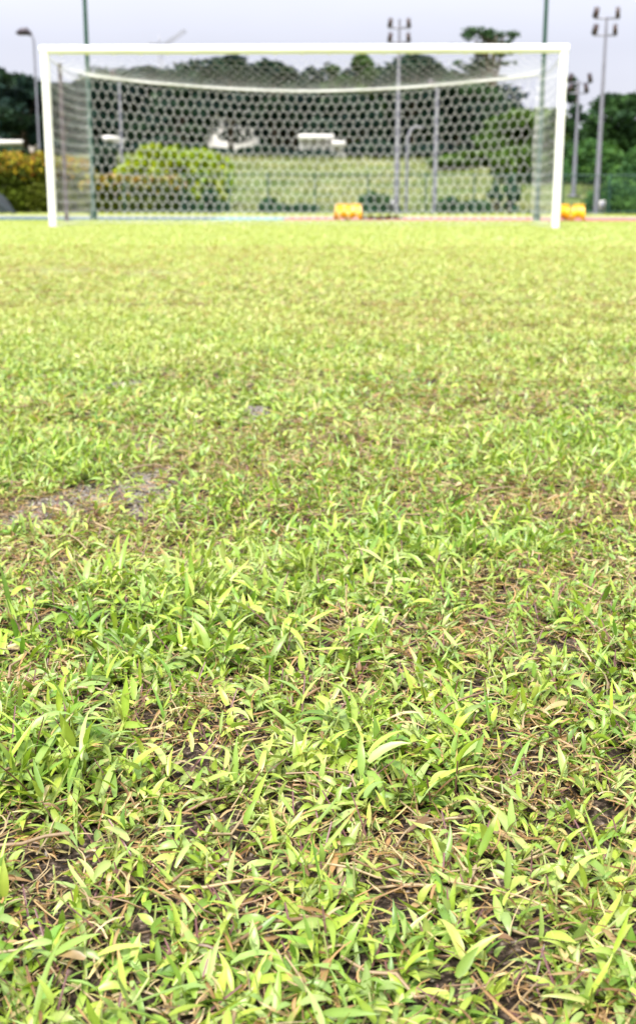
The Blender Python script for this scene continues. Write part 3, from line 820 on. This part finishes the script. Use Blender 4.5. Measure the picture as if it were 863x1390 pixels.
T = [
 (-22, 74, 92, 95, 'dark broad tree at the left edge of the photo', DARK, {}),
 (36, 78, 101, 80, 'dark rounded tree directly left of the left goalpost', DARK, {}),
 (88, 80, 112, 70, 'dark tree just inside the left goalpost', DARK, {}),
 (133, 76, 104, 70, 'dark tree behind the left tall green pole', DARK, {}),
 (205, 84, 89, 118, 'wide dome shaped tree right of the left grey lamp post, under the crane', DARK, {'nclump': 22}),
 (250, 78, 112, 70, 'low dark tree between the dome shaped tree and the flat topped one', DARK, {}),
 (270, 92, 99, 30, 'small narrow far tree peeping up left of the flat topped tree', MID, {}),
 (314, 80, 74, 78, 'tall flat topped tree reaching the crossbar left of centre', DARK, {'nclump': 20}),
 (372, 84, 82, 62, 'rounded tree right of the tall flat topped one', DARK, {}),
 (400, 90, 110, 80, 'low dark tree behind the white pavilion', DARK, {}),
 (451, 100, 87, 34, 'small greyish far tree near the middle of the goal', MID, {'nclump': 16, 'flat': .8}),
 (492, 90, 73, 44, 'tall narrow tree just right of the middle of the goal', MID, {'nclump': 20, 'flat': .8, 'crown_frac': .8}),
 (470, 80, 128, 90, 'low spreading dark tree right of the white pavilion', DARK, {}),
 (560, 82, 74, 92, 'large dark rounded tree behind the central floodlight mast', DARK, {'nclump': 22}),
 (620, 84, 110, 80, 'dark tree below the tall umbrella shaped tree', DARK, {}),
 (676, 76, 138, 60, 'dark tree with lighter top below and right of the umbrella shaped tree', DARK, {}),
 (710, 60, 147, 112, 'lighter green rounded tree behind the right side of the net', LIGHT, {'nclump': 20, 'crown_frac': .9, 'size': .16}),
 (752, 80, 168, 60, 'small hazy green tree behind the right goalpost', MID, {}),
 (836, 60, 126, 84, 'big dark green tree right of the rightmost floodlight mast', [(.022, .055, .018), (.032, .075, .02), (.018, .042, .02)], {'nclump': 24, 'crown_frac': .88, 'size': .2}),
 (806, 64, 172, 50, 'lower dark tree between the two right floodlight masts', [(.025, .06, .018), (.035, .08, .02)], {'crown_frac': .85}),
 (900, 62, 150, 90, 'dark tree cut off by the right edge of the photo', DARK, {'crown_frac': .88}),
]
for (px, D, tp, w, lab, pal, kw) in T: tree(px, D, tp, w, lab, pal, **kw)

# tall open umbrella tree: separate flat tiers with sky between them
def umbrella_tree():
    D = 78; b = at(662, 250, D); z0 = float(ground_h(b.x, D))
    e = tag(empty('tree', (b.x, D, z0)), 'tall open umbrella shaped tree whose airy crown rises above the crossbar', 'tree', 'trees on the rise behind the pitch')
    spots = [(640, 42, 17, 5), (632, 52, 9, 4), (655, 47, 14, 5), (668, 53, 14, 5), (680, 44, 13, 4), (694, 47, 12, 4), (675, 58, 12, 4), (650, 62, 10, 3), (622, 61, 9, 3),
             (655, 82, 20, 6), (640, 90, 18, 6), (668, 88, 14, 6), (650, 98, 24, 7), (630, 104, 20, 7), (672, 102, 12, 6), (684, 86, 9, 2.5), (690, 74, 6, 2), (615, 96, 9, 2.5), (676, 72, 8, 3), (655, 70, 12, 4),
             (645, 120, 30, 9), (665, 130, 24, 9)]
    cs, rs = [], []
    for (x, y, rx, rz) in spots:
        p = at(x, y, D); cs.append((p.x - b.x, rng.uniform(-1, 1), p.z - z0)); k = D / F; rs.append((rx * k * .8, rx * k * .75, rz * k * 1.25))
    for q in range(26):
        i_ = rng.integers(0, 20); cs.append((cs[i_][0] + rng.normal(0, .55), cs[i_][1] + rng.normal(0, .5), cs[i_][2] + rng.normal(0, .15))); r0 = rng.uniform(.15, .45); rs.append((r0, r0, r0 * .5))
    V, Fq, c = leaf_cloud(cs, rs, 6200, .13, [(.035, .075, .03), (.045, .09, .035), (.028, .06, .03)], shell=.1)
    mesh_np('crown', V, [Fq], M['leaf'], e, col=c)
    m = MB(); top = max(q[2] for q in cs)
    m.tube([(0, 0, -.2), (.1, 0, top * .4), (-.1, 0, top * .65), (.25, 0, top * .9)], [.26, .2, .15, .05], 9)
    for c_ in cs[:22]: m.tube([(0, 0, top * .45 + rng.uniform(0, .25) * top * .8), (c_[0] * .5, c_[1] * .4, c_[2] - .35 * abs(c_[0]) * .5), c_], [.08, .055, .02], 5, False)
    m.build('trunk', M['bark'], e, True)
umbrella_tree()

def columnar():
    D = 52; b = at(776, 262, D); z0 = float(ground_h(b.x, D))
    e = tag(empty('tree', (b.x, D, z0)), 'narrow dark tree with ragged branches just right of the right goalpost', 'tree', 'trees on the rise behind the pitch')
    spots = [(778, 112, 5, 8), (776, 130, 8, 9), (781, 150, 9, 9), (792, 158, 7, 5), (774, 170, 10, 10), (783, 182, 9, 9), (776, 200, 12, 10), (755, 152, 7, 5), (750, 160, 7, 4), (745, 172, 6, 3), (762, 165, 6, 5), (768, 215, 12, 10), (786, 218, 10, 9)]
    cs, rs = [], []
    for (x, y, rx, rz) in spots:
        p = at(x, y, D); k = D / F; cs.append((p.x - b.x, rng.uniform(-.2, .2), p.z - z0)); rs.append((rx * k, rx * k, rz * k))
    V, Fq, c = leaf_cloud(cs, rs, 6500, .10, [(.022, .052, .02), (.03, .07, .022), (.016, .038, .02)], shell=.15)
    mesh_np('crown', V, [Fq], M['leaf'], e, col=c)
    m = MB(); top = max(q[2] for q in cs)
    m.tube([(0, 0, -.2), (0, 0, top * .5), (.02, 0, top)], [.12, .09, .03], 8)
    for c_ in cs: m.tube([(0, 0, c_[2] * .85), c_], [.03, .012], 5, False)
    m.build('trunk', M['bark'], e, True)
columnar()

# far-off wood closing the view behind the single trees
cs, rs = [], []
for X in np.linspace(-60, 60, 95):
    D = 108 + rng.uniform(-4, 8); z = rng.uniform(7.8, 9.9) * (1 if X < 17 else .42)
    for h in (.15, .38, .62, .86):
        cs.append((X + rng.normal(0, .6), D, 2.6 + z * h - .4)); rs.append((1.9, 2.0, 1.5 if X < 17 else .9))
V, Fq, c = leaf_cloud(cs, rs, 75000, .55, DARK, shell=.5)
tag(mesh_np('woodland', V, [Fq], M['leaf'], col=c), 'far dark wood closing the view behind the nearer trees', 'wood', kind='stuff')
# shaded undergrowth below the trees
k = 0
for px, D, tp, w, lab in ((10, 66, 200, 70, 'low dark shrub under the trees at the far left'), (150, 64, 196, 80, 'low dark shrub under the trees behind the orange hedge'),
                     (232, 66, 186, 80, 'dark shrub behind the bright lime bush'), (300, 66, 203, 60, 'dark shrub in front of the pale house between the trunks'),
                     (356, 66, 198, 60, 'dark shrub below the rounded tree left of the pavilion'), (425, 66, 206, 90, 'low dark shrub along the foot of the white pavilion'),
                     (500, 67, 190, 70, 'dark shrub right of the white pavilion'), (546, 66, 196, 60, 'dark shrub on the crest behind the central floodlight mast'),
                     (600, 64, 196, 70, 'dark shrub on the crest behind the right grey lamp post'), (90, 68, 190, 70, 'dark shrub on the crest inside the left goalpost')):
    bush(px, D, tp, w, lab, DARK, size=.2, n=7500, group='dark shrubs under the trees')
bush(146, 44, 198, 64, 'dark shrub between the orange hedge and the left grey lamp post', DARK, size=.11, n=7000, group='dark shrubs under the trees')
bush(706, 50, 196, 84, 'mid green undergrowth at the foot of the light green tree behind the net', LIGHT, size=.11, n=9000, nclump=22, clumpr=.8)
bush(640, 56, 205, 110, 'light green spreading shrub on the slope below the umbrella shaped tree', LIGHT, size=.13, n=6000)
# lime bush, hedges
bush(208, 41, 194, 96, 'bright lime green bush behind the grey lamp post, left half', LIME, size=.09, n=13000, group='bright lime green bushes', nclump=46, clumpr=.48)
bush(272, 42, 200, 110, 'bright lime green bush sloping down to the right in front of the embankment', LIME, size=.09, n=13000, group='bright lime green bushes', nclump=46, clumpr=.48)
bush(240, 40.5, 197, 80, 'bright lime green bush in the middle of the lime green clump', LIME, size=.09, n=9000, group='bright lime green bushes', nclump=46, clumpr=.48)
bush(26, 36.5, 203, 92, 'tall hedge with orange tips left of the left goalpost', HEDGE, ORANGE, .85, size=.07, n=15000, name='hedge', cat='hedge', boxy=True, depth=1.3)
bush(92, 37, 212, 60, 'hedge with orange tips behind the left side of the net', HEDGE, ORANGE, .9, size=.07, n=9000, name='hedge', cat='hedge', boxy=True, depth=1.2)
bush(-60, 36.5, 205, 84, 'tall orange tipped hedge beyond the left edge', HEDGE, ORANGE, .85, size=.07, n=9000, name='hedge', cat='hedge', boxy=True, depth=1.3)
bush(178, 36.2, 235, 118, 'lower hedge with orange top in front of the lime green bushes', HEDGE, ORANGE, .85, size=.065, n=12000, name='hedge', cat='hedge', boxy=True, depth=1.0)
SH = [(.030, .085, .045), (.04, .10, .045), (.025, .065, .04), (.06, .13, .04)]
for (px, tp, w, lab) in ((238, 252, 50, 'dark green shrub at the fence right of the low orange hedge'), (288, 256, 44, 'dark green shrub at the fence below the lime green bushes'),
                         (366, 268, 46, 'small green shrub at the fence left of the middle of the goal'), (410, 276, 50, 'very low green shrub at the fence left of the yellow stools'),
                         (505, 258, 44, 'green shrub at the fence right of the paired yellow stools'), (527, 270, 30, 'small green shrub right beside the central floodlight mast'),
                         (612, 266, 36, 'green shrub at the fence right of the grey lamp post'), (645, 270, 46, 'low green shrub between the grey lamp post and the upright shrub')):
    bush(px, 36.0 + rng.uniform(-.2, .6), tp, w, lab, SH, size=.055, n=3000, group='low shrubs along the fence')
bush(692, 36.3, 232, 24, 'tall narrow upright green shrub behind the right part of the net', SH, size=.055, n=3200, nclump=14)
bush(671, 36.6, 243, 20, 'slim green shrub left of the tall upright one', SH, size=.05, n=1800)
RG = [(.04, .11, .035), (.06, .14, .035), (.03, .08, .035), (.08, .17, .035)]
bush(838, 37.0, 240, 84, 'broad green shrub right of the rightmost floodlight mast', RG, size=.07, n=11000, group='green shrubs on the right', nclump=18)
bush(900, 37.5, 236, 90, 'broad green shrub cut off by the right edge', RG, size=.07, n=9000, group='green shrubs on the right', nclump=18)
bush(800, 50, 188, 90, 'mid green shrub on the slope between the right floodlight masts', RG, size=.1, n=9000, group='green shrubs on the right', nclump=18)
bush(868, 48, 196, 90, 'mid green shrub on the slope in front of the big dark tree', RG, size=.1, n=9000, group='green shrubs on the right', nclump=18)
bush(752, 52, 205, 50, 'mid green shrub on the slope behind the right goalpost', RG, size=.1, n=5000, group='green shrubs on the right')

# ------------------------------------------------------------------ buildings
def house(px0, px1, top_py, base_py, D, label, wall='pale_wall', roof='flat', wins=4, depth=6, group=None, floors=1):
    a, b = at(px0, base_py, D), at(px1, base_py, D); zt = at(px0, top_py, D).z; cx = (a.x + b.x) / 2; z0 = float(ground_h(cx, D)); w = b.x - a.x; Hh_ = zt - z0
    e = tag(empty('house', (cx, D, z0)), label, 'building', group)
    rt = .3 if roof == 'flat' else 0
    wallh = Hh_ - rt if roof == 'flat' else Hh_ * .8
    m = MB(); m.box((0, depth / 2, wallh / 2 - .2), (w * .96, depth, wallh + .4)); m.build('wall', M[wall], e)
    if roof == 'flat':
        m = MB(); m.box((0, depth / 2 - .2, wallh + rt / 2), (w * 1.04, depth + .9, rt)); m.build('roof', M['pale_wall'], e)
    else:
        m = MB(); y0, y1 = -.4, depth + .4; x = w / 2 * 1.02
        m.add([(-x, y0, wallh), (x, y0, wallh), (x, y1, wallh), (-x, y1, wallh), (-x * .8, depth / 2, Hh_), (x * .8, depth / 2, Hh_)], [(0, 1, 5, 4), (2, 3, 4, 5), (1, 2, 5), (3, 0, 4), (0, 3, 2, 1)])
        m.build('roof', M['roof_tile'], e)
    for f in range(floors):
        for i in range(wins):
            x = ((i + .5) / wins - .5) * w * .9; ww = w / wins * .45; wh = wallh / floors * .38; zc = wallh * (f + .56) / floors
            m = MB()
            for sx in (-1, 1): m.box((x + sx * ww / 2, -.03, zc), (.08, .07, wh + .08))
            for sz in (-1, 1): m.box((x, -.035, zc + sz * wh / 2), (ww, .06, .08))
            wn = m.build('window', M['pale_wall'], e)
            m = MB(); m.box((x, -.012, zc), (ww - .08, .03, wh - .08)); m.build('pane', M['glass'], wn)
    return e
house(268, 348, 150, 208, 92, 'pale two storey house glimpsed between dark tree trunks left of centre', wins=5, floors=2)
house(406, 452, 182, 208, 72, 'white flat roofed pavilion on the crest near the middle of the goal', wins=4, depth=5)
house(450, 468, 191, 208, 71, 'low white annexe attached on the right of the flat roofed pavilion', wins=2, depth=4)
house(-4, 40, 190, 206, 88, 'low pale building under the trees left of the goal', 'cream_wall', wins=5)
house(46, 84, 192, 206, 90, 'low pale building behind the left goalpost', 'cream_wall', wins=4)
house(143, 158, 184, 206, 70, 'small white hut beside the left grey lamp post', wins=1, depth=3)
house(672, 688, 150, 206, 100, 'pale house glimpsed beside the dark tree behind the right part of the net', wins=2, floors=2)

# ------------------------------------------------------------------ world, sun, camera
SUN_EL, SUN_AZ = math.radians(58), math.radians(200)   # azimuth measured from +Y clockwise: behind the camera, slightly left
w = bpy.data.worlds.new('World'); scene.world = w; w.use_nodes = True
nt = w.node_tree; bg = nt.nodes['Background']; bg.inputs['Strength'].default_value = .1
sky = N(nt, 'ShaderNodeTexSky'); sky.sky_type = 'NISHITA'; sky.sun_disc = False
sky.sun_elevation = SUN_EL; sky.sun_rotation = SUN_AZ; sky.air_density = 1; sky.dust_density = 4
tc = N(nt, 'ShaderNodeTexCoord'); sp = N(nt, 'ShaderNodeSeparateXYZ'); nt.links.new(tc.outputs['Generated'], sp.inputs[0])
rp = N(nt, 'ShaderNodeValToRGB'); e = rp.color_ramp.elements
e[0].position = .0; e[0].color = (.285, .286, .322, 1); e[1].position = 1; e[1].color = (1.0, 1.0, 1.0, 1)
q = e.new(.12); q.color = (.262, .264, .303, 1); q = e.new(.35); q.color = (.56, .56, .60, 1)
nt.links.new(sp.outputs['Z'], rp.inputs['Fac'])
nz = N(nt, 'ShaderNodeTexNoise'); nz.inputs['Scale'].default_value = 2.2; nz.inputs['Detail'].default_value = 5
mp = N(nt, 'ShaderNodeMapping'); mp.inputs['Scale'].default_value = (1, 1, 2.6)
nt.links.new(tc.outputs['Generated'], mp.inputs[0]); nt.links.new(mp.outputs[0], nz.inputs['Vector'])
cr = N(nt, 'ShaderNodeMapRange'); cr.inputs['From Min'].default_value = .3; cr.inputs['From Max'].default_value = .7; cr.inputs['To Min'].default_value = .93; cr.inputs['To Max'].default_value = 1.07
nt.links.new(nz.outputs['Fac'], cr.inputs['Value'])
vm = N(nt, 'ShaderNodeVectorMath', operation='SCALE'); nt.links.new(rp.outputs['Color'], vm.inputs[0]); nt.links.new(cr.outputs[0], vm.inputs['Scale'])
v2 = N(nt, 'ShaderNodeVectorMath', operation='SCALE'); nt.links.new(vm.outputs[0], v2.inputs[0]); v2.inputs['Scale'].default_value = 7.2
mx = N(nt, 'ShaderNodeMix', data_type='RGBA'); mx.inputs[0].default_value = .92
nt.links.new(sky.outputs[0], mx.inputs[6]); nt.links.new(v2.outputs[0], mx.inputs[7])
nt.links.new(mx.outputs[2], bg.inputs['Color'])

L = bpy.data.lights.new('sun', 'SUN'); L.energy = 1.85; L.angle = math.radians(14); L.color = (1, .965, .90)
so = bpy.data.objects.new('sun', L); COL.objects.link(so)
sd = Vector((math.sin(SUN_AZ) * math.cos(SUN_EL), math.cos(SUN_AZ) * math.cos(SUN_EL), math.sin(SUN_EL)))
so.rotation_euler = sd.to_track_quat('Z', 'Y').to_euler(); so.location = sd * 50

cam = bpy.data.cameras.new('camera'); co = bpy.data.objects.new('camera', cam); COL.objects.link(co)
cam.sensor_fit = 'HORIZONTAL'; cam.sensor_width = 24; cam.lens = F / W0 * 24
cam.shift_y = -(H0 / 2 - CY) / W0
cam.clip_start = .02; cam.clip_end = 2000
co.matrix_world = Matrix.Translation((0, 0, HC)) @ Matrix.Rotation(math.pi / 2 - PITCH, 4, 'X') @ Matrix.Rotation(ROLL, 4, 'Z')
cam.dof.use_dof = True; cam.dof.focus_distance = .80; cam.dof.aperture_fstop = 13
scene.camera = co
scene.render.resolution_x, scene.render.resolution_y = 635, 1024
scene.view_settings.view_transform = 'Standard'; scene.view_settings.look = 'None'; scene.view_settings.gamma = 1
scene.view_settings.exposure = 2.05
scene.cycles.max_bounces = 6; scene.cycles.diffuse_bounces = 3; scene.cycles.transmission_bounces = 3
scene.cycles.use_denoising = True
# ---- check of the camera against the goal corners
if False:
    from bpy_extras.object_utils import world_to_camera_view
    bpy.context.view_layer.update()
    for p in ((-3.78, 0, 2.56), (3.78, 0, 2.56), (-3.78, 0, 0), (3.78, 0, 0)):
        v = world_to_camera_view(scene, co, gm @ Vector(p)); print('CHK', v.x * 863, (1 - v.y) * 1390)
